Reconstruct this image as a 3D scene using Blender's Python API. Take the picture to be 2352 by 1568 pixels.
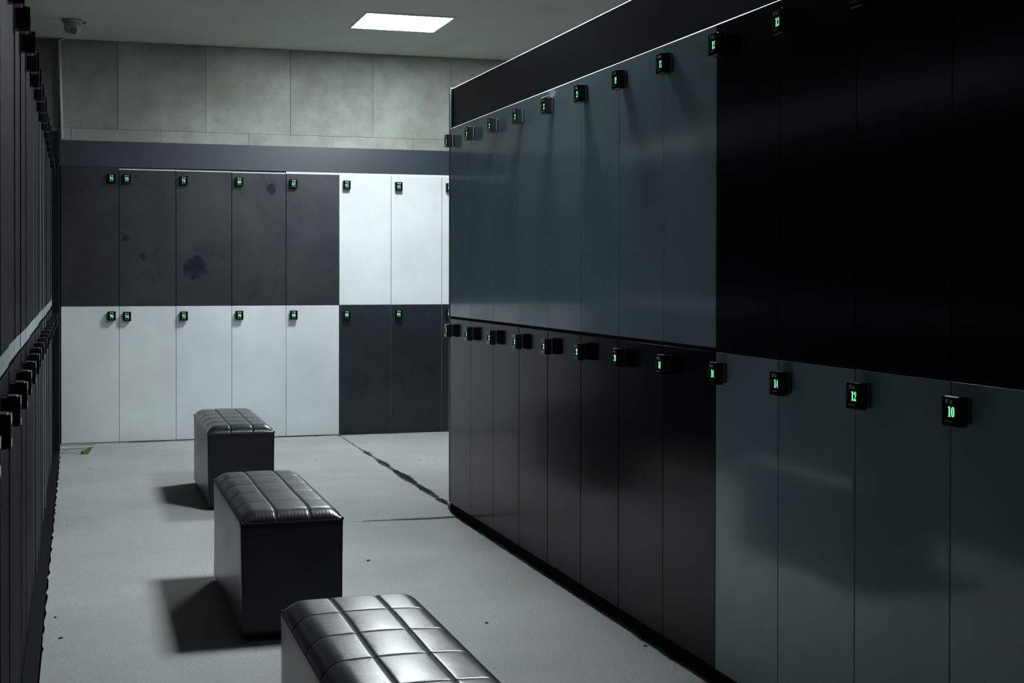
import bpy, bmesh, math, random
from mathutils import Matrix, Vector
random.seed(7)
PI = math.pi
for o in list(bpy.data.objects):
    bpy.data.objects.remove(o)
SC = bpy.context.scene
C = SC.collection

# ---------------------------------------------------------------- camera
W, HH = 2352, 1568
FPX, CX, CY, YAW, PITCH, ROLL, CAMZ = 3273.07, 1245.22, 662.87, .31181, .01088, .00184, 1.25
cam = bpy.data.cameras.new('camera'); camo = bpy.data.objects.new('camera', cam); C.objects.link(camo)
cs, sn, cp, sp, cr, sr = math.cos(YAW), math.sin(YAW), math.cos(PITCH), math.sin(PITCH), math.cos(ROLL), math.sin(ROLL)
rt = Vector((cs, -sn, 0)); fw = Vector((cp*sn, cp*cs, -sp)); up = Vector((sp*sn, sp*cs, cp))
r2 = cr*rt + sr*up; u2 = -sr*rt + cr*up
M4 = Matrix((r2, u2, -fw)).transposed().to_4x4(); M4.translation = (0, 0, CAMZ)
camo.matrix_world = M4
cam.sensor_width = 36; cam.lens = FPX/W*36
cam.shift_x = (W/2-CX)/W; cam.shift_y = (CY-HH/2)/W
cam.clip_start = .02; cam.clip_end = 60
SC.camera = camo

# ---------------------------------------------------------------- world, exposure
wd = bpy.data.worlds.new('world'); SC.world = wd; wd.use_nodes = True
wd.node_tree.nodes['Background'].inputs[0].default_value = (.75, .9, 1, 1)
wd.node_tree.nodes['Background'].inputs[1].default_value = 0.0
SC.view_settings.view_transform = 'Standard'; SC.view_settings.look = 'None'
SC.view_settings.gamma = 1; SC.view_settings.use_curve_mapping = False
SC.view_settings.exposure = 1.15
PANEL_POWER = 34.0            # emission of the ceiling panels
PANELS = [(2.05, 9.47, .95), (2.03, 5.45, 1.5)]

# ---------------------------------------------------------------- measured dimensions (metres)
D = 1.8565      # door faces of the right row
S = 10.918      # door faces of the back row
WR, R0 = .41673, 7.348
WB, B0 = .40601, -.1523
ZC = 2.947
ZBAND = 2.211
LX = lambda y: -.158-.004*y     # door faces of the left row
SUB = -.03      # bare floor under the carpet

# ---------------------------------------------------------------- node helpers
def mat(name, col, rough=.5, spec=.5, metal=0, emit=None, est=0):
    m = bpy.data.materials.new(name); m.use_nodes = True
    b = m.node_tree.nodes['Principled BSDF']
    b.inputs['Base Color'].default_value = (*col, 1); b.inputs['Roughness'].default_value = rough
    b.inputs['Specular IOR Level'].default_value = spec; b.inputs['Metallic'].default_value = metal
    if emit:
        b.inputs['Emission Color'].default_value = (*emit, 1); b.inputs['Emission Strength'].default_value = est
    return m
def nd(m, t, **k):
    n = m.node_tree.nodes.new(t)
    for a, v in k.items():
        if a in n.inputs: n.inputs[a].default_value = v
        else: setattr(n, a, v)
    return n
def lk(m, a, b): m.node_tree.links.new(a, b)
def bsdf(m): return m.node_tree.nodes['Principled BSDF']
def coords(m, scale=(1, 1, 1), world=False):
    g = nd(m, 'ShaderNodeNewGeometry') if world else nd(m, 'ShaderNodeTexCoord')
    mp = nd(m, 'ShaderNodeMapping'); mp.inputs['Scale'].default_value = scale
    lk(m, g.outputs['Position' if world else 'Object'], mp.inputs['Vector'])
    return mp.outputs['Vector']
def noise(m, vec, scale, detail=4, rough=.55, dist=0):
    n = nd(m, 'ShaderNodeTexNoise'); n.inputs['Scale'].default_value = scale
    n.inputs['Detail'].default_value = detail; n.inputs['Roughness'].default_value = rough
    n.inputs['Distortion'].default_value = dist
    lk(m, vec, n.inputs['Vector']); return n.outputs['Fac']
def ramp(m, fac, stops):
    r = nd(m, 'ShaderNodeValToRGB'); e = r.color_ramp.elements
    while len(e) < len(stops): e.new(.5)
    for i, (p, c) in enumerate(stops):
        e[i].position = p; e[i].color = (*c, 1) if len(c) == 3 else c
    lk(m, fac, r.inputs['Fac']); return r.outputs['Color']
def mix(m, fac, a, b, mode='MIX'):
    x = nd(m, 'ShaderNodeMix'); x.data_type = 'RGBA'; x.blend_type = mode
    for s, v in ((x.inputs[0], fac), (x.inputs[6], a), (x.inputs[7], b)):
        if hasattr(v, 'links'): lk(m, v, s)
        elif isinstance(v, tuple): s.default_value = (*v, 1)
        else: s.default_value = v
    return x.outputs[2]
def bump(m, h, strength, dist=.01):
    b = nd(m, 'ShaderNodeBump'); b.inputs['Strength'].default_value = strength; b.inputs['Distance'].default_value = dist
    lk(m, h, b.inputs['Height']); lk(m, b.outputs['Normal'], bsdf(m).inputs['Normal'])

def laminate(name, col, rough, spec=.5, stain=0):
    m = mat(name, col, rough, spec); v = coords(m, world=True)
    n = noise(m, v, 2.2, 5); f = noise(m, v, 45, 3)
    a = ramp(m, n, [(.3, tuple(c*.9 for c in col)), (.7, tuple(min(1, c*1.08) for c in col))])
    if stain:
        s = noise(m, v, 3.1, 9, .7, .4); k = ramp(m, s, [(.52, (0, 0, 0)), (.64, (stain,)*3)])
        a = mix(m, k, a, tuple(c*.35 for c in col))
        # the one big smudge and two small ones on the dark doors
        pos = nd(m, 'ShaderNodeNewGeometry'); wn = noise(m, v, 16, 6, .7)
        tot = None
        for cx_, cz_, rr_ in ((.80, 1.29, .15), (.30, 1.50, .05), (.42, 1.37, .05), (1.36, 1.88, .08)):
            ds = nd(m, 'ShaderNodeVectorMath', operation='DISTANCE'); lk(m, pos.outputs['Position'], ds.inputs[0]); ds.inputs[1].default_value = (cx_, S, cz_)
            mr = nd(m, 'ShaderNodeMapRange'); mr.inputs['From Min'].default_value = 0; mr.inputs['From Max'].default_value = rr_; mr.inputs['To Min'].default_value = .72; mr.inputs['To Max'].default_value = 0
            lk(m, ds.outputs['Value'], mr.inputs['Value'])
            if tot is None: tot = mr.outputs['Result']
            else:
                mx = nd(m, 'ShaderNodeMath', operation='MAXIMUM'); lk(m, tot, mx.inputs[0]); lk(m, mr.outputs['Result'], mx.inputs[1]); tot = mx.outputs[0]
        sm = nd(m, 'ShaderNodeMath', operation='ADD'); lk(m, tot, sm.inputs[0]); lk(m, wn, sm.inputs[1])
        blot = ramp(m, sm.outputs[0], [(.76, (0, 0, 0)), (.92, (1, 1, 1))])
        al = nd(m, 'ShaderNodeMath', operation='MAXIMUM'); lk(m, blot, al.inputs[0]); lk(m, k, al.inputs[1])
        haze = noise(m, v, 1.7, 7, .65, .5)
        hz = nd(m, 'ShaderNodeMapRange'); hz.inputs['From Min'].default_value = .3; hz.inputs['From Max'].default_value = .7; hz.inputs['To Min'].default_value = spec*.72; hz.inputs['To Max'].default_value = spec*1.25
        lk(m, haze, hz.inputs['Value'])
        sp_ = nd(m, 'ShaderNodeMath', operation='MULTIPLY_ADD'); lk(m, al.outputs[0], sp_.inputs[0]); sp_.inputs[1].default_value = -spec*.6; lk(m, hz.outputs['Result'], sp_.inputs[2])
        sp2 = nd(m, 'ShaderNodeMath', operation='MAXIMUM'); lk(m, sp_.outputs[0], sp2.inputs[0]); sp2.inputs[1].default_value = .05
        lk(m, sp2.outputs[0], bsdf(m).inputs['Specular IOR Level'])
    lk(m, a, bsdf(m).inputs['Base Color'])
    rr = nd(m, 'ShaderNodeMapRange'); rr.inputs['To Min'].default_value = rough*.93; rr.inputs['To Max'].default_value = rough*1.08
    lk(m, n, rr.inputs['Value']); lk(m, rr.outputs['Result'], bsdf(m).inputs['Roughness'])
    bump(m, f, .02, .002)
    return m

M = {}
M['dark'] = laminate('dark laminate', (.007, .012, .019), .41, .82, .25)
M['white'] = laminate('white laminate', (.75, .79, .815), .40)
M['grey_right'] = laminate('slate laminate', (.285, .395, .455), .105, .42)
M['black_right'] = laminate('black laminate', (.0026, .0040, .0058), .17, .10)
M['black_left'] = laminate('black laminate worn', (.0035, .0045, .006), .55, .04)
M['fascia_back'] = laminate('fascia laminate', (.016, .027, .043), .36, 1.0)
M['fascia_right'] = laminate('fascia dark', (.004, .0085, .016), .35, .12)
M['edge'] = mat('pale edge band', (.78, .82, .82), .45)
M['edge_dim'] = mat('grey edge band', (.30, .34, .35), .5)
M['black'] = mat('black gap board', (.010, .011, .013), .8, .08)
M['lockblack'] = mat('black lock plastic', (.012, .013, .015), .28)
M['lockface'] = mat('black lock glass', (.006, .007, .008), .12)
M['lockmetal'] = mat('lock plate metal', (.28, .30, .32), .35, .5, .9)
M['logo'] = mat('grey printed mark', (.55, .50, .50), .5)
M['digits'] = mat('green lit digits', (.02, .1, .04), .5, emit=(.16, 1.0, .40), est=.62)
M['pipe'] = mat('pale conduit', (.55, .60, .60), .5)
M['cctv'] = mat('camera shell', (.42, .45, .45), .4)
M['cctvlens'] = mat('camera lens', (.004, .004, .005), .1)
M['plinth'] = mat('white plinth', (.75, .78, .76), .6)
M['lightframe'] = mat('panel frame', (.8, .8, .8), .5)
M['diffuser'] = mat('lit diffuser', (.9, .9, .9), .5, emit=(.90, .975, 1.0), est=PANEL_POWER*PANELS[0][2])
M['diffuser_near'] = mat('lit diffuser near', (.9, .9, .9), .5, emit=(.90, .975, 1.0), est=PANEL_POWER*PANELS[1][2])
M['foot'] = mat('bench foot', (.01, .01, .01), .4)
M['crumb'] = mat('dark crumb', (.05, .05, .04), .8)
M['hair'] = mat('carpet fibre', (.50, .53, .50), .9)

# leather
def leather(name, groove=False):
    m = mat(name, (.009, .011, .015), .36, .5 if groove else .32); v = coords(m)
    n = noise(m, v, 3.0, 5); f = nd(m, 'ShaderNodeTexVoronoi'); f.inputs['Scale'].default_value = 420; lk(m, v, f.inputs['Vector'])
    w = noise(m, v, 14, 4, .6, 1.2)
    rr = nd(m, 'ShaderNodeMapRange'); rr.inputs['To Min'].default_value = .26 if groove else .24; rr.inputs['To Max'].default_value = .34 if groove else .34
    lk(m, n, rr.inputs['Value']); lk(m, rr.outputs['Result'], bsdf(m).inputs['Roughness'])
    ad = nd(m, 'ShaderNodeMath', operation='MULTIPLY_ADD'); lk(m, f.outputs['Distance'], ad.inputs[0]); ad.inputs[1].default_value = .12; lk(m, w, ad.inputs[2])
    bump(m, ad.outputs[0], .16, .008)
    if groove: bsdf(m).inputs['Coat Weight'].default_value = .5; bsdf(m).inputs['Coat Roughness'].default_value = .26
    return m
M['leather_top'] = leather('black leather top', True)
M['leather'] = leather('black leather side')
M['thread'] = mat('black seam', (.003, .003, .004), .7)

# concrete
def concrete(name, c0, c1, c2):
    m = mat(name, c1, .75, .3); v = coords(m, world=True)
    a = noise(m, v, 1.3, 8, .62, .3); b = noise(m, v, 5.5, 6, .65)
    col = ramp(m, a, [(.30, c0), (.5, c1), (.70, c2)])
    st = ramp(m, b, [(.44, (0, 0, 0)), (.70, (.75, .75, .75))])
    col = mix(m, st, col, tuple(c*.62 for c in (c1[0]*1.06, c1[1], c1[2]*.86)))
    # every sheet of the cladding has its own tone
    at = nd(m, 'ShaderNodeAttribute'); at.attribute_name = 'tone'
    mm = nd(m, 'ShaderNodeMix'); mm.data_type = 'RGBA'; mm.blend_type = 'MULTIPLY'; mm.inputs[0].default_value = 1
    lk(m, col, mm.inputs[6]); lk(m, at.outputs['Color'], mm.inputs[7])
    lk(m, mm.outputs[2], bsdf(m).inputs['Base Color']); bump(m, b, .12, .01)
    return m
M['concrete'] = concrete('concrete look cladding', (.26, .275, .25), (.40, .43, .405), (.50, .53, .51))
M['plain'] = mat('painted wall', (.035, .042, .045), .8, .2)
M['subfloor'] = mat('bare screed', (.20, .205, .17), .9, .1)
m = M['subfloor']; v = coords(m, world=True)
lk(m, ramp(m, noise(m, v, 7, 8, .7), [(.35, (.13, .14, .115)), (.5, (.32, .33, .29)), (.68, (.50, .51, .48))]), bsdf(m).inputs['Base Color'])
M['underlay_dark'] = mat('dark underlay', (.030, .036, .026), .95, .1)
M['underlay'] = mat('green underlay', (.10, .15, .05), .9, .1)
M['ceiling'] = mat('ceiling paint', (.44, .46, .42), .85, .2)
m = M['ceiling']; v = coords(m, world=True)
lk(m, ramp(m, noise(m, v, .8, 4), [(.3, (.54, .56, .50)), (.7, (.62, .64, .57))]), bsdf(m).inputs['Base Color'])

# carpet
m = M['carpet'] = mat('grey loop carpet', (.4, .42, .41), .95, .12)
v = coords(m, world=True); vs = coords(m, (1, 2.6, 1), world=True)
big = noise(m, v, 1.1, 5, .6, .3); mid = noise(m, vs, 95, 5, .75); fine = noise(m, vs, 210, 6, .85); vf = noise(m, vs, 620, 2, .8)
c = ramp(m, fine, [(.36, (.26, .275, .26)), (.5, (.68, .70, .685)), (.63, (.95, .97, .955))])
c = mix(m, .45, c, ramp(m, vf, [(.38, (.34, .355, .34)), (.62, (.94, .96, .945))]))
c = mix(m, 1.0, c, ramp(m, big, [(.28, (.80, .82, .80)), (.62, (1, 1, 1))]), 'MULTIPLY')
c = mix(m, 1.0, c, ramp(m, mid, [(.36, (.70, .715, .70)), (.60, (1.0, 1.0, 1.0))]), 'MULTIPLY')
lk(m, c, bsdf(m).inputs['Base Color']); bump(m, fine, .75, .006)

# ---------------------------------------------------------------- mesh helpers
def add_box(bm, x0, x1, y0, y1, z0, z1, bev=0, seg=2):
    r = bmesh.ops.create_cube(bm, size=1)
    vs = r['verts']
    for v in vs:
        v.co = Vector(((x0+x1)/2+v.co.x*(x1-x0), (y0+y1)/2+v.co.y*(y1-y0), (z0+z1)/2+v.co.z*(z1-z0)))
    if bev:
        ed = list({e for v in vs for e in v.link_edges})
        bmesh.ops.bevel(bm, geom=ed, offset=bev, segments=seg, profile=.5, affect='EDGES')
    return vs
def add_poly(bm, pts, y, t):          # polygon in x,z facing -y, thickness t
    f = [bm.verts.new((a, y, b)) for a, b in pts]; g = [bm.verts.new((a, y+t, b)) for a, b in pts]
    n = len(pts)
    try:
        bm.faces.new(f); bm.faces.new(g[::-1])
        for i in range(n): bm.faces.new((f[i], g[i], g[(i+1) % n], f[(i+1) % n]))
    except ValueError: pass
def cyl(bm, p0, p1, r, n=16, r1=None):
    p0, p1 = Vector(p0), Vector(p1); d = p1-p0
    q = d.to_track_quat('Z', 'Y').to_matrix().to_4x4(); q.translation = (p0+p1)/2
    bmesh.ops.create_cone(bm, cap_ends=True, segments=n, radius1=r, radius2=r if r1 is None else r1, depth=d.length, matrix=q)
def obj(name, bm, m, parent=None, smooth=False, mats=None):
    bmesh.ops.recalc_face_normals(bm, faces=bm.faces)
    me = bpy.data.meshes.new(name); bm.to_mesh(me); bm.free()
    for q in (mats or [m]): me.materials.append(q)
    if smooth:
        for p in me.polygons: p.use_smooth = True
    o = bpy.data.objects.new(name, me); C.objects.link(o)
    if parent: o.parent = parent
    return o
def inst(name, me, parent, loc=(0, 0, 0)):
    o = bpy.data.objects.new(name, me); C.objects.link(o); o.parent = parent; o.location = loc; return o
def thing(name, label, cat, loc=(0, 0, 0), rz=0, group=None):
    o = bpy.data.objects.new(name, None); C.objects.link(o); o.empty_display_size = .05
    o.location = loc; o.rotation_euler = (0, 0, rz); o['label'] = label; o['category'] = cat
    if group: o['group'] = group
    return o
def tag(o, label, cat, group=None):
    o['label'] = label; o['category'] = cat
    if group: o['group'] = group
    return o
def struct(name, bm, m, mats=None):
    o = obj(name, bm, m, mats=mats); o['kind'] = 'structure'; return o
def box_struct(name, m, *b, bev=0):
    bm = bmesh.new(); add_box(bm, *b, bev=bev); return struct(name, bm, m)

# ---------------------------------------------------------------- room shell
XL, XR, YF, YB = -.78, 4.3, -1.6, S+.62
box_struct('floor', M['subfloor'], XL, XR, YF, YB, SUB-.12, SUB)
box_struct('ceiling', M['ceiling'], XL, XR, YF, YB, ZC, ZC+.12)
box_struct('wall_left', M['plain'], XL-.1, XL, YF, YB, SUB, ZC)
box_struct('wall_right', M['plain'], XR, XR+.1, YF, YB, SUB, ZC)
box_struct('wall_front', M['plain'], XL, XR, YF-.1, YF, SUB, ZC)
# back wall: bulkhead clad in concrete-look sheets above the lockers, plain wall behind them
bm = bmesh.new(); tl = bm.loops.layers.color.new('tone')
def sheet(x0, x1, z0, z1, y0, tone):
    before = set(bm.faces); add_box(bm, x0, x1, y0, S+.09, z0, z1, bev=.0015, seg=1)
    for f in set(bm.faces)-before:
        for l in f.loops: l[tl] = (tone, tone*1.0, tone*.99, 1)
xs = [-.775, -.155, .245, .879, 1.507, 2.145, 2.771, 3.40, 4.03, XR-.002]
offs = [.030, .022, .018, .021, .017, .020, .018, -.028, -.02]
tones = [.62, .86, .92, 1.0, .97, 1.0, 1.02, .8, .8]
for i in range(9):
    sheet(xs[i]+.001, xs[i+1]-.001, 2.300, ZC-.002, S+offs[i], tones[i])
xs2 = [-.775, -.155, -.08, .554, 1.194, 1.83, 2.46, 3.1, 3.73, XR-.002]
for i in range(9):
    sheet(xs2[i]+.0008, xs2[i+1]-.0008, ZBAND, 2.2985, S+.016+.003*(i % 2), [.6, .9, .95, 1.05, .98, 1.0, .97, .9, .9][i])
add_box(bm, XL, XR, S+.10, YB, ZBAND-.002, ZC-.001)
add_box(bm, XL, XR, S+.56, YB, SUB, ZBAND)
for f in bm.faces:
    for l in f.loops:
        if l[tl][0] == 0 or l[tl][3] == 0: l[tl] = (1, 1, 1, 1)
struct('wall_back', bm, M['concrete'])
box_struct('trim_1', M['fascia_back'], -.165, 4.2, S+.001, S+.019, 2.0215, ZBAND-.001, bev=.001)
# plinth under the back row
box_struct('baseboard_back', M['plinth'], -.165, 4.2, S+.012, S+.03, SUB, .004)
# right row: fascia above doors with a pale strip standing in for its lit top edge, end board, plinth
bm = bmesh.new(); add_box(bm, D+.018, D+.036, 2.0, 7.385, 2.0195, 2.229)
add_box(bm, D+.010, D+.55, 7.3705, 7.391, SUB, 2.229)
add_box(bm, D+.532, D+.55, 2.0, 7.37, SUB, 2.229)
struct('trim_2', bm, M['fascia_right'])
bm = bmesh.new(); P = [(D+.0176, 2.2292), (D+.0225, 2.2345), (D+.037, 2.2345), (D+.037, 2.2292)]
a = [bm.verts.new((p, 2.0, q)) for p, q in P]; b = [bm.verts.new((p, 7.372, q)) for p, q in P]
bm.faces.new(a); bm.faces.new(b[::-1])
for i in range(4): bm.faces.new((a[i], b[i], b[(i+1) % 4], a[(i+1) % 4]))
add_box(bm, D+.006, D+.05, 7.372, 7.392, 2.2295, 2.236); struct('trim_3', bm, M['edge'])
box_struct('baseboard_right', M['black'], D+.02, D+.036, 2.0, 7.37, SUB, .026)
bm = bmesh.new(); add_box(bm, D+.0022, D+.0098, 7.372, 7.389, .03, 2.229); struct('trim_4', bm, M['edge_dim'])
# left row: fascia, plinth with its dark gap strip and the black return board in the back corner (the row runs very slightly off square)
LANG = math.atan(.004)
def left_struct(name, m, x0, x1, y0, y1, z0, z1):
    bm = bmesh.new(); add_box(bm, x0, x1, y0, y1, z0, z1); o = struct(name, bm, m)
    o.location = (-.158, 0, 0); o.rotation_euler = (0, 0, LANG); return o
left_struct('trim_5', M['edge_dim'], -.036, -.018, 2.0, 10.33, 2.0715, 2.229)
left_struct('baseboard_shade_left', M['black'], -.036, .042, 2.0, 10.33, SUB, .02)  # black, widened past the doors to stand in for the shaded gap by the carpet
box_struct('trim_6', M['black'], -.72, -.158, 10.36, S+.012, SUB, 2.22)

# ---------------------------------------------------------------- ceiling lights
for k, (px, py, s) in enumerate(PANELS):
    lab = ['square lit ceiling panel in front of the concrete wall', 'square lit ceiling panel above the near part of the right locker row'][k]
    t = thing('ceiling_light', lab, 'ceiling light', (px, py, ZC), 0)
    bm = bmesh.new(); h = .30
    for a in ((-h, h, -h, -h+.012), (-h, h, h-.012, h), (-h, -h+.012, -h+.012, h-.012), (h-.012, h, -h+.012, h-.012)):
        add_box(bm, *a, -.012, -.0005)
    obj('frame', bm, M['lightframe'], t)
    bm = bmesh.new(); add_box(bm, -h+.012, h-.012, -h+.012, h-.012, -.010, -.0005); obj('diffuser', bm, M['diffuser'] if k == 0 else M['diffuser_near'], t)

# ---------------------------------------------------------------- digits
def arc(side, x0, x1, y0, y1, t, n=14):       # thick crescent: outer half ellipse minus inner half ellipse
    quads = []; ym = (y0+y1)/2; ry = (y1-y0)/2; xm = x1 if side < 0 else x0; rx = x1-x0
    P = []
    for i in range(n+1):
        a = PI/2-PI*i/n; c, s = max(0, math.cos(a)), math.sin(a)
        c = c**.7
        P.append(((xm+side*rx*c, ym+ry*s), (xm+side*(rx-t)*c, ym+(ry-.035)*s)))
    for i in range(n): quads.append([P[i][0], P[i+1][0], P[i+1][1], P[i][1]])
    return quads
def rect(x0, x1, y0, y1): return [[(x0, y0), (x1, y0), (x1, y1), (x0, y1)]]
def ball(x, y, r, n=10): return [[(x+r*math.cos(2*PI*i/n), y+r*1.1*math.sin(2*PI*i/n)) for i in range(n)]]
T = .17
GL = {
 '0': arc(-1, 0, .25, 0, 1, T)+arc(1, .25, .5, 0, 1, T),
 '1': rect(.16, .36, 0, 1)+rect(.05, .47, 0, .05)+[[(.03, .88), (.16, .93), (.16, 1), (.03, .95)]],
 '2': arc(1, .22, .5, .45, 1, T)+arc(-1, .0, .24, .62, 1, .05)+ball(.1, .76, .09)+[[(.3, .47), (.44, .58), (.16, .16), (.02, .16)]]+rect(0, .48, 0, .17),
 '3': arc(1, .2, .48, .5, 1, T)+arc(1, .2, .5, 0, .53, T)+ball(.1, .8, .09)+ball(.1, .2, .1)+rect(.02, .24, .95, 1)+rect(.02, .24, 0, .05),
 '4': rect(.27, .44, 0, 1)+rect(.0, .52, .22, .29)+[[(.0, .29), (.06, .29), (.30, 1), (.24, 1)]]+rect(.19, .52, 0, .05),
 '5': rect(.05, .46, .84, 1)+rect(.05, .12, .5, .86)+arc(1, .18, .5, 0, .62, T)+ball(.1, .18, .1)+rect(.05, .2, .58, .62)+rect(.04, .2, 0, .05),
 '6': arc(-1, 0, .25, 0, 1, T)+arc(1, .25, .5, 0, .6, T)+ball(.4, .82, .09)+rect(.24, .42, .95, 1),
 '7': rect(.0, .48, .82, 1)+[[(.1, 0), (.28, 0), (.48, .84), (.34, .84)]]+rect(0, .05, .68, .84),
 '8': arc(-1, .02, .25, .5, 1, T)+arc(1, .25, .48, .5, 1, T)+arc(-1, 0, .25, 0, .54, T)+arc(1, .25, .5, 0, .54, T),
 '9': arc(1, .25, .5, 0, 1, T)+arc(-1, 0, .25, .4, 1, T)+ball(.1, .18, .09)+rect(.08, .26, 0, .05),
}
def number_mesh(txt):
    bm = bmesh.new(); w, h = .0132, .0225; x = -len(txt)*w/2
    for ch in txt:
        for q in GL[ch]: add_poly(bm, [(x+a*w*1.86, b*h) for a, b in q], 0, .0004)
        x += w
    bmesh.ops.recalc_face_normals(bm, faces=bm.faces)
    me = bpy.data.meshes.new('number'); bm.to_mesh(me); bm.free(); me.materials.append(M['digits']); return me

# ---------------------------------------------------------------- lock meshes (shared), origin: centre of lock on door face, facing -y
LW, LH = .058, .068
def m_of(bm, m, name, smooth=False):
    bmesh.ops.recalc_face_normals(bm, faces=bm.faces)
    me = bpy.data.meshes.new(name); bm.to_mesh(me); bm.free()
    for q in (m if isinstance(m, list) else [m]): me.materials.append(q)
    return me
bm = bmesh.new(); add_box(bm, -LW/2, LW/2, -.034, -.012, -LH/2, LH/2, bev=.003, seg=3); ME_HOUS = m_of(bm, M['lockblack'], 'lock')
bm = bmesh.new(); add_box(bm, -LW/2+.006, LW/2-.004, -.0125, -.0005, -LH/2+.006, LH/2-.004, bev=.0015); ME_BASE = m_of(bm, M['lockblack'], 'base_plate')
bm = bmesh.new(); add_box(bm, LW/2-.0085, LW/2-.0035, -.0125, -.0008, LH/2-.0045, LH/2-.001); add_box(bm, LW/2-.004, LW/2-.0025, -.011, -.006, -LH/2+.008, LH/2-.002); ME_CLIP = m_of(bm, M['lockmetal'], 'clip')
bm = bmesh.new(); a, b = .0205, .0145          # bezel around the sunken display, then the glass at its bottom
add_box(bm, -LW/2+.002, -a, -.0404, -.0338, -LH/2+.002, LH/2-.002); add_box(bm, a, LW/2-.002, -.0404, -.0338, -LH/2+.002, LH/2-.002)
add_box(bm, -a, a, -.0404, -.0338, b-.001, LH/2-.002); add_box(bm, -a, a, -.0404, -.0338, -LH/2+.002, -b-.001)
add_box(bm, -a, a, -.0344, -.0338, -b-.001, b-.001)
ME_FACE = m_of(bm, M['lockface'], 'display_glass')
bm = bmesh.new()                       # wide angular N mark
for q in ([(-.013, 0), (-.006, 0), (-.006, .005), (-.0015, .0095), (-.013, .0095)], [(-.0065, .0095), (-.001, .0095), (.0075, 0), (.002, 0)],
          [(.006, 0), (.013, 0), (.013, .0095), (.009, .0075), (.006, .0095)]):
    add_poly(bm, q, 0, .0003)
ME_LOGO = m_of(bm, M['logo'], 'logo')
bm = bmesh.new(); x = -.0155
for w in (.0022, .0018, .0026, .002, .0022, .0016, .0024, .002, .0022, .0020):
    add_poly(bm, [(x, 0), (x+w, 0), (x+w, .0024), (x, .0024)], 0, .0003); x += w+.0010
ME_WORD = m_of(bm, M['logo'], 'caption')

# ---------------------------------------------------------------- lockers
cache = {}
def carcass_mesh(w, h, matl, top):
    k = ('c', round(w, 4), round(h, 4), matl, top)
    if k not in cache:
        bm = bmesh.new(); d = .50; t = .016; g = .0006; f = .0195
        add_box(bm, g, t, f, d, 0, h); add_box(bm, w-t, w-g, f, d, 0, h)
        add_box(bm, t, w-t, f, d, 0, t); add_box(bm, t, w-t, f, d, h-t, h)
        add_box(bm, t, w-t, d-.006, d-.001, t, h-t)
        cache[k] = m_of(bm, M[matl], 'carcass')
    return cache[k]
def door_mesh(w, h, matl, gap):
    k = ('d', round(w, 4), round(h, 4), matl, gap)
    if k not in cache:
        bm = bmesh.new(); add_box(bm, gap/2, w-gap/2, 0, .0185, .0, h, bev=.0008, seg=1)
        cache[k] = m_of(bm, M[matl], 'door')
    return cache[k]
def locker(loc, rz, w, z0, z1, dz0, dz1, door, carc, num, label, group, lock_x=None, lock_z=None, gap=.003, rail=None, detail=True, hide_text=False, lowrail=None):
    t = thing('locker', label, 'locker', (loc[0], loc[1], z0), rz, group)
    inst('carcass', carcass_mesh(w, z1-z0, carc, 0), t)
    inst('door', door_mesh(w, dz1-dz0, door, gap), t, (0, 0, dz0-z0))
    if rail and len(rail) > 3:      # slim pale strip, bevelled, standing in for light caught on the top edge
        bm = bmesh.new(); za, zb = rail[0]-z0, rail[1]-z0; y0 = rail[3]
        P = [(y0, za), (y0+.0045, zb), (.0192, zb), (.0192, za)]
        a = [bm.verts.new((.0008, p, q)) for p, q in P]; b = [bm.verts.new((w-.0008, p, q)) for p, q in P]
        bm.faces.new(a); bm.faces.new(b[::-1])
        for i in range(4): bm.faces.new((a[i], b[i], b[(i+1) % 4], a[(i+1) % 4]))
        obj('top_rail', bm, M[rail[2]], t)
    elif rail:            # (z bottom, z top, material)
        bm = bmesh.new(); add_box(bm, 0.0008, w-.0008, rail[3] if len(rail) > 3 else .006, .0192, rail[0]-z0, rail[1]-z0); obj('top_rail', bm, M[rail[2]], t)
    if lowrail:
        bm = bmesh.new(); add_box(bm, 0.0002, w-.0002, lowrail[3] if len(lowrail) > 3 else .004, .0192, lowrail[0]-z0, lowrail[1]-z0); obj('bottom_rail', bm, M[lowrail[2]], t)
    lx = .053 if lock_x is None else lock_x; lz = (dz1-.072 if lock_z is None else lock_z)-z0
    L = inst('lock', ME_HOUS, t, (lx, 0, lz))
    inst('base_plate', ME_BASE, L); inst('clip', ME_CLIP, L); inst('display_glass', ME_FACE, L)
    if num is not None:
        inst('number', number_mesh(str(num)), L, (0, -.0349, -.0122))
        inst('logo', ME_LOGO, L, (0, -.0408, .0175)); inst('caption', ME_WORD, L, (0, -.0408, -.0225))
    return t

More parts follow.
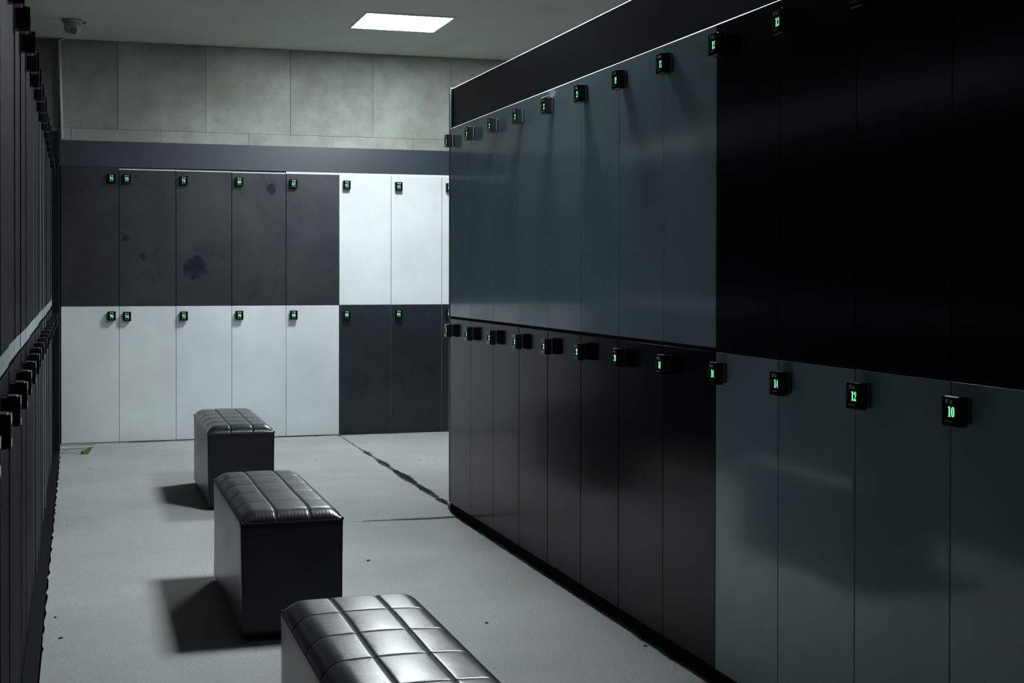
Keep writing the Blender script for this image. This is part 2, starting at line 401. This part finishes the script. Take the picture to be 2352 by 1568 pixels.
# back row
for i in range(8):
    x = B0+i*WB; nu = 75-2*i; nl = 76-2*i
    up_dark = i < 5
    lkx = WB-.053 if i == 0 else .0545
    where = ['beside the black corner board', 'second from the left corner', 'in the smudged dark block', 'in the smudged dark block', 'last dark one before the white pair', 'first of the bright white upper ones', 'next to the cut-off last column', 'half hidden behind the right row'][i]
    ztop = [2.006, 2.004, 2.003, 2.001, 2.003, 2.003, 2.003, 2.003][i]
    rl = None if i == 0 else ((ztop-.0, ztop+.0085, 'edge') if i < 4 else (ztop-.0, ztop+.0175, 'edge'))
    locker((x, S, 0), 0, WB, 1.0025, 2.0205, 1.0035, ztop if i else 2.020, 'dark' if up_dark else 'white', 'dark' if up_dark else 'white', nu,
           '%s upper back wall locker, green number %d, %s' % ('dark grey' if up_dark else 'white', nu, where), 'upper lockers on the back wall',
           lkx, [1.937, 1.935, 1.931, 1.932, 1.926, 1.925, 1.922, 1.921][i], gap=.004 if i else .003, rail=rl)
    locker((x, S, 0), 0, WB, .006, 1.0015, .0065, 1.0005, 'white' if up_dark else 'dark', 'white', nl,
           '%s lower locker on the back wall with green number %d, under number %d' % ('white' if up_dark else 'dark', nl, nu), 'lower lockers on the back wall',
           lkx, [.931, .927, .927, .930, .929, .929, .931, .931][i], gap=[.003, .003, .003, .003, .003, .004, .005, .009][i])
# right row
for i in range(12):
    y = R0-i*WR; nu = 31-2*i; nl = 32-2*i
    g = i < 8
    locker((D, y, 0), -PI/2, WR, 1.012, 2.0175, 1.0215, 2.0120 + (.0012 if i % 3 == 1 else 0), 'grey_right' if g else 'black_right', 'edge_dim' if i in (1, 5, 6) else 'black', nu,
           '%s upper locker of the right row, lock number %d, above %d' % ('slate grey' if g else 'black', nu, nl), 'upper lockers of the right row',
           None, 1.944 if i != 4 else 1.943, gap=[.003, .004, .003, .003, .002, .005, .003, .001, .002, .003, .003, .003][i], rail=(2.0132, 2.0178, 'edge', .0), lowrail=(1.0105, 1.0212, 'black', .002))
    locker((D, y, 0), -PI/2, WR, .028, 1.0105, .030, 1.0085, 'black_right' if g else 'grey_right', 'black', nl,
           '%s lower locker of the right row, lock number %d, below %d' % ('black' if g else 'slate grey', nl, nu), 'lower lockers of the right row',
           None, .947, gap=[.003, .004, .003, .010, .005, .007, .004, .003, .004, .004, .005, .003][i])
# one lock (number 23) has a strip of protective film peeling off its top
lock23 = [o for o in C.objects if o.name.startswith('locker') and '23,' in o.get('label', '')][0]
L23 = [c for c in C.objects if c.parent == lock23 and c.name.startswith('lock')][0]
bm = bmesh.new(); prev = None
for i in range(9):
    t_ = i/8; y = -.012-.030*t_; z = LH/2+.001+.004*math.sin(t_*2.2)-.006*t_**3
    cur = [bm.verts.new((-.022-.006*t_, y, z)), bm.verts.new((.026, y, z+.001)), bm.verts.new((.026, y, z+.0018)), bm.verts.new((-.022-.006*t_, y, z+.0008))]
    if prev:
        for a in range(4): bm.faces.new((prev[a], prev[(a+1) % 4], cur[(a+1) % 4], cur[a]))
    else: bm.faces.new(cur)
    prev = cur
bm.faces.new(prev[::-1])
fo = obj('peeling_film', bm, M['edge'], L23); fo['label'] = 'whitish film curling off the lock'
# left row, seen edge-on: numbers cannot be read
ordn = ['first', 'second', 'third', 'fourth', 'fifth', 'sixth', 'seventh', 'eighth', 'ninth', 'tenth', 'eleventh', 'twelfth', 'thirteenth', 'fourteenth', 'fifteenth', 'sixteenth', 'seventeenth', 'eighteenth', 'nineteenth']
WL = .4155
for k in range(19):
    y = 10.33-(k+1)*WL
    for tier in (0, 1):
        jit = [0, .003, -.002, .004, .001, -.003, .002][(k*3+tier*2) % 7]
        t = locker((LX(y)+jit*.6, y, 0), PI/2+LANG, WL, 1.022 if tier else .022, 2.070 if tier else 1.020, 1.068 if tier else .024, 2.0675 if tier else 1.012,
               'black_left', 'black', None,
               'black locker of the left row, %s tier, %s from the far corner' % ('upper' if tier else 'lower', ordn[k]),
               '%s lockers of the left row' % ('upper' if tier else 'lower'), .06, 1.94 if tier else .947, gap=.006,
               lowrail=(1.0225, 1.0665, 'edge_dim', .001) if tier else None)
        h0, h1 = (1.070, 2.066) if tier else (.026, 1.010)
        bm = bmesh.new(); e = .0012+.0006*((k*5+tier) % 3)
        add_box(bm, .0036, .0036+e, -.0012-.0006*((k*3+tier) % 4), .017, h0-t.location.z, h1-t.location.z); obj('edge_band', bm, M['edge_dim'], t)

# ---------------------------------------------------------------- benches
BW, BL = .347, 1.05
def cushion_mesh():
    nu, nv = 90, 225; bm = bmesh.new(); g = []
    def prof(a):                        # 0..1 across, rises fast from the rim
        e = min(a, 1-a)*2; return (1-(1-min(1, e*2.3))**2.4)
    for j in range(nv+1):
        row = []
        for i in range(nu+1):
            u, v = i/nu, j/nv
            du = min(u, 1-u)*BW; dv = min(v, 1-v)*BL
            eu = 1-(1-min(1, du/.055))**2.3; ev = 1-(1-min(1, dv/.06))**2.3
            z = .034*(eu*ev)**.75 + .008*math.sin(PI*u)*math.sin(PI*v)**.4
            gu = min(abs(u-1/3), abs(u-2/3))*BW; gv = min(abs(v-k/5) for k in range(1, 5))*BL
            z -= .0040*math.exp(-(gu/.0028)**2)*min(1, eu+.25); z -= .0038*math.exp(-(gv/.0030)**2)*min(1, ev+.25)
            puff = (math.sin(PI*((u*3) % 1 if u < 1 else 1))*math.sin(PI*((v*5) % 1 if v < 1 else 1)))
            z += .0020*max(0, puff)**.6*eu*ev
            # fine gathers along the end seams
            z += .0011*math.sin(u*BW*520+math.sin(v*40))*math.exp(-dv/.012)*(dv > .0008)
            x = u*BW; y = v*BL
            x += .002*math.sin(v*9+1)*(1-abs(2*u-1))
            row.append(bm.verts.new((x, y, .404+z)))
        g.append(row)
    gm = {}
    for j in range(nv):
        for i in range(nu):
            f = bm.faces.new((g[j][i], g[j][i+1], g[j+1][i+1], g[j+1][i]))
            u, v = (i+.5)/nu, (j+.5)/nv
            gu = min(abs(u-1/3), abs(u-2/3))*BW; gv = min(abs(v-k/5) for k in range(1, 5))*BL
            f.material_index = 1 if gu < .0021 or gv < .0024 else 0
            f.smooth = True
    # underside
    b = [bm.verts.new(p) for p in ((0, 0, .398), (BW, 0, .398), (BW, BL, .398), (0, BL, .398))]
    bm.faces.new(b[::-1])
    bot = g[0]; top = g[-1]
    bm.faces.new([b[0], b[1]]+bot[::-1]); bm.faces.new([b[2], b[3]]+top)
    bm.faces.new([b[3], b[0]]+[r[0] for r in g]); bm.faces.new([b[1], b[2]]+[r[-1] for r in g][::-1])
    me = bpy.data.meshes.new('cushion'); bmesh.ops.recalc_face_normals(bm, faces=bm.faces); bm.to_mesh(me); bm.free()
    me.materials.append(M['leather_top']); me.materials.append(M['thread']); return me
def body_mesh():
    bm = bmesh.new(); nx, ny, nz = 14, 40, 16
    add_box(bm, 0, 1, 0, 1, 0, 1)
    bmesh.ops.subdivide_edges(bm, edges=list(bm.edges), cuts=14, use_grid_fill=True)
    for v in bm.verts:
        x, y, z = v.co
        X, Y, Z = x*BW, y*BL, .02+z*.382
        # slack upholstery: shallow waves on the long sides
        if x in (0, 1) or abs(x) < 1e-5 or abs(x-1) < 1e-5:
            s = -1 if x < .5 else 1
            X += s*(.0025*math.sin(y*7+z*2)*math.sin(PI*z) - .004*math.sin(PI*z))
        if abs(y) < 1e-5 or abs(y-1) < 1e-5:
            s = -1 if y < .5 else 1
            Y += s*(.0015*math.sin(x*8+z*5)*math.sin(PI*z))
        v.co = (X, Y, Z)
    ed = [e for e in bm.edges if len(e.link_faces) == 2 and e.calc_face_angle() > 1.0]
    bmesh.ops.bevel(bm, geom=ed, offset=.004, segments=3, profile=.5, affect='EDGES')
    me = bpy.data.meshes.new('body'); bmesh.ops.recalc_face_normals(bm, faces=bm.faces)
    for f in bm.faces: f.smooth = True
    bm.to_mesh(me); bm.free(); me.materials.append(M['leather']); return me
def piping_mesh():
    bm = bmesh.new(); r = .0022
    for a, b in (((0, 0), (BW, 0)), ((BW, 0), (BW, BL)), ((BW, BL), (0, BL)), ((0, BL), (0, 0))):
        cyl(bm, (a[0], a[1], .4025), (b[0], b[1], .4025), r, 8)
    for a in ((0, 0), (BW, 0), (BW, BL), (0, BL)):
        bmesh.ops.create_icosphere(bm, subdivisions=2, radius=.0048, matrix=Matrix.Translation((a[0]+(.002 if a[0] == 0 else -.002), a[1]+(.002 if a[1] == 0 else -.002), .405)))
    return m_of(bm, M['leather'], 'piping')
def zigzag_foot():
    bm = bmesh.new(); cyl(bm, (0, 0, .0005), (0, 0, .022), .024, 20, .02); return m_of(bm, M['foot'], 'foot')
MB_, MC_, MP_, MF_ = body_mesh(), cushion_mesh(), piping_mesh(), zigzag_foot()
for (x, y, rz, lab) in ((.506, 4.876, 0, 'black leather bench with tufted top, the middle one of the three'),
                        (.622, 7.640, -.004, 'farthest black leather bench, nearest the white back lockers'),
                        (.468, 2.525, 0, 'nearest black leather bench, its shiny quilted top cut by the bottom edge')):
    t = thing('bench', lab, 'bench', (x, y, 0), rz, 'quilted leather benches in the aisle')
    inst('body', MB_, t); inst('cushion', MC_, t); inst('piping', MP_, t)
    for fx, fy in ((.045, .05), (BW-.045, .05), (.045, BL-.05), (BW-.045, BL-.05)): inst('foot', MF_, t, (fx, fy, 0))

# ---------------------------------------------------------------- carpets
def wob(i, a): return a*(math.sin(i*1.7)+.6*math.sin(i*3.1+1)+.4*math.sin(i*6.3+2)) + random.uniform(-a, a)*.5
def slab(name, pts, z0, z1, m, parent=None):
    bm = bmesh.new(); vs = [bm.verts.new((x, y, z1)) for x, y in pts]
    es = [bm.edges.new((vs[i], vs[(i+1) % len(vs)])) for i in range(len(vs))]
    bmesh.ops.triangle_fill(bm, use_beauty=True, use_dissolve=False, edges=es)
    r = bmesh.ops.extrude_face_region(bm, geom=list(bm.faces))
    for v in r['geom']:
        if isinstance(v, bmesh.types.BMVert): v.co.z = z0
    return obj(name, bm, m, parent)
def edge(p, q, n, a, skip=False):
    out = []
    for i in range(n):
        t = i/n; x = p[0]+(q[0]-p[0])*t; y = p[1]+(q[1]-p[1])*t
        dx, dy = q[0]-p[0], q[1]-p[1]; L = math.hypot(dx, dy); w = wob(i*.7+p[0]*5, a)
        out.append((x-dy/L*w, y+dx/L*w))
    return out
# gap between the aisle carpet and the corridor carpet: widest around y = 8..9.6
def gapw(y):
    g = 0
    for c, s, a in ((8.0, .30, .036), (8.55, .30, .054), (9.2, .22, .036), (9.75, .12, .034), (7.6, .12, .030)): g = max(g, a*math.exp(-((y-c)/s)**2))
    return g
random.seed(3)
mainR = [(1.868-gapw(y)*.5+random.uniform(-.004, .004), y) for y in [7.42+.04*i for i in range(86)]]
main = edge((-.110, -1.3), (1.800, -1.3), 2, 0)+edge((1.800, -1.3), (1.812, 7.055), 150, .0022)
main += [(1.812, 7.052), (1.70, 7.048), (1.58, 7.058), (1.47, 7.064), (1.28, 7.086), (1.46, 7.083), (1.60, 7.086), (1.71, 7.080), (1.815, 7.084)]
main += [(1.82, 7.15), (1.832, 7.25), (1.846, 7.36)]+mainR
main += [(1.86, 10.87)]+edge((1.86, 10.895), (.75, 10.900), 30, .003)+edge((.75, 10.895), (.52, 10.885), 8, .006)+edge((.52, 10.87), (.085, 10.88), 12, .006)
main += [(.085, 10.88), (.035, 10.30)]+edge((.035, 10.27), (-.15, 10.26), 6, .003)+edge((-.148, 10.25), (-.1305, 4.9), 110, .003)
cm = tag(slab('carpet', main, SUB+.001, 0, M['carpet']), 'worn grey carpet covering the aisle under the three benches', 'carpet')
corR = [(1.876+gapw(y)*.6+random.uniform(-.004, .004), y) for y in [10.86-.04*i for i in range(87)]]
cor = [(4.2, 7.42), (4.2, 10.89)]+edge((4.2, 10.90), (1.876, 10.90), 30, .004)+corR
cc = tag(slab('carpet', cor, SUB+.001, .0015, M['carpet']), 'grey carpet past the end of the right row, beyond the frayed seam', 'carpet')
# raised lip along the slit, and frayed fibres
bm = bmesh.new()
pts = [(1.815, 7.085), (1.70, 7.08), (1.60, 7.086), (1.46, 7.087), (1.34, 7.09)]
for i in range(4):
    cyl(bm, (*pts[i], .002), (*pts[i+1], .002), .0045 if i < 3 else .004, 8, .0045 if i < 2 else .003)
obj('curled_lip', bm, M['carpet'], cm)
def fibres(par, rows, z):
    bm = bmesh.new()
    for (x, y), (nx, ny) in rows:
        a = random.uniform(-.9, .9); L = random.uniform(.006, .020)
        dx = nx*math.cos(a)-ny*math.sin(a); dy = nx*math.sin(a)+ny*math.cos(a)
        b0 = Vector((x-dx*.004, y-dy*.004, z)); b1 = b0+Vector((dx*L*.6, dy*L*.6, random.uniform(.001, .008))); b2 = b1+Vector((dx*L*.5, dy*L*.5, random.uniform(-.006, .006)))
        cyl(bm, b0, b1, .0006, 4); cyl(bm, b1, b2, .0005, 4, .0002)
    o = obj('frayed_fibres', bm, M['hair'], par); o['kind'] = 'stuff'
fibres(cm, [(random.choice(mainR), (1, 0)) for _ in range(420)], 0)
fibres(cc, [(random.choice(corR), (-1, 0)) for _ in range(420)], .0015)
# underlay showing in the gaps
bm = bmesh.new()
gp = [(1.868-.05, 7.45), (1.96, 7.45), (1.96, 10.2), (1.80, 10.2)]
o = slab('underlay', [(1.80, 7.44), (1.93, 7.44), (1.95, 10.0), (1.79, 10.0)], SUB+.0008, SUB+.004, M['underlay'])
bpy.data.objects.remove(o)
bm.free()
o = slab('underlay', [(1.80, 7.44), (1.945, 7.44), (1.945, 10.3), (1.80, 10.3)], SUB+.0001, SUB+.0009, M['underlay_dark'])
tag(o, 'dark olive underlay strip showing through the long frayed seam of the carpet', 'underlay')
m2 = slab('underlay', [(-.03, 10.285), (.030, 10.315), (.078, 10.86), (.035, 10.84), (.02, 10.70), (-.01, 10.62), (.002, 10.5), (-.035, 10.42)], SUB+.001, SUB+.012, M['underlay'])
tag(m2, 'torn strip of green underlay showing at the carpet edge in the back left corner', 'underlay')
for pts, lab in ((edge((.32, 10.908), (1.22, 10.908), 14, .004)+edge((1.22, 10.915), (.32, 10.915), 14, .002), 'dark green sliver of underlay under the locker doors behind the farthest bench'),
            (edge((1.42, 10.910), (1.72, 10.910), 6, .003)+edge((1.72, 10.922), (1.42, 10.922), 6, .002), 'short green sliver of underlay below locker number 68')):
    o = slab('underlay', [(a, b) for a, b in pts], SUB+.001, -.001, M['underlay']); tag(o, lab, 'underlay')
# crumbs
cr_ = [((846, 1288), .012, 'largest dark crumb on the carpet, right of the middle bench'), ((1118, 1431), .009, 'crumb right of the nearest bench'), ((964, 1057), .010, 'crumb on the far carpet past the frayed seam'),
       ((726, 1056), .006, 'crumb right of the farthest bench'), ((127, 1418), .009, 'crumb beside the left row at the bottom'), ((139, 1466), .010, 'lower of the crumbs beside the left row'),
       ((1483, 1484), .009, 'crumb by the right row at the bottom'), ((1362, 1390), .008, 'flake of lint by the right row'), ((206, 1076), .007, 'crumb near the back left corner'), ((154, 1206), .006, 'crumb beside the left row halfway back')]
def unproj(px, py, z):
    a, b = (px-CX)/FPX, (py-CY)/FPX
    d = a*r2 - b*u2 + fw; t = (z-CAMZ)/d.z; return Vector((0, 0, CAMZ))+d*t
for (q, r, lab) in cr_:
    p = unproj(*q, 0); bm = bmesh.new()
    bmesh.ops.create_icosphere(bm, subdivisions=2, radius=r)
    for v in bm.verts: v.co = Vector((v.co.x*1.0, v.co.y*.55, v.co.z*.35))*random.uniform(.75, 1.15)
    o = obj('crumb', bm, M['crumb'], None); o.location = (p.x, p.y, r*.22); o.rotation_euler = (0, 0, random.uniform(0, 3))
    tag(o, 'dark '+lab if not lab.startswith('largest') else lab, 'crumb', 'crumbs on the carpet')

# ---------------------------------------------------------------- security camera and its conduit
t = thing('security_camera', 'small pale dome security camera on the ceiling in the back left corner', 'camera', (-.063, 10.1, ZC), 0); t.scale = (1.3,)*3
bm = bmesh.new(); cyl(bm, (0, 0, -.016), (0, 0, -.0005), .052, 28); obj('mounting_base', bm, M['cctv'], t, True)
bm = bmesh.new(); bmesh.ops.create_uvsphere(bm, u_segments=28, v_segments=16, radius=.044, matrix=Matrix.Translation((0, 0, -.038)))
for v in bm.verts: v.co.z = -.038+(v.co.z+.038)*.95
ball_ = obj('body', bm, M['cctv'], t, True)
bm = bmesh.new(); dv = Vector((.012, -.40, -.17)).normalized(); c0 = Vector((.004, 0, -.045))
cyl(bm, c0+dv*.024, c0+dv*.050, .0215, 24, .0215); obj('eye_ring', bm, M['cctv'], ball_, True)
bm = bmesh.new(); cyl(bm, c0+dv*.047, c0+dv*.0515, .0175, 24); obj('lens', bm, M['cctvlens'], ball_)
bm = bmesh.new(); cyl(bm, (.04, 0, -.008), (.058, -.004, -.018), .004, 8); cyl(bm, (.058, -.004, -.018), (.066, -.004, -.008), .003, 8); obj('bracket_tab', bm, M['foot'], t)
bm = bmesh.new(); a = Vector((-.143, S+.004, 2.222)); b = Vector((-.160, S+.004, 2.925))
cyl(bm, a, b, .0105, 14); cyl(bm, b, b+Vector((.028, -.01, .016)), .008, 12)
bmesh.ops.create_uvsphere(bm, u_segments=12, v_segments=8, radius=.0105, matrix=Matrix.Translation(b))
tag(obj('cable_conduit', bm, M['pipe'], None, True), 'thin pale vertical cable conduit on the concrete wall at the left corner', 'conduit')
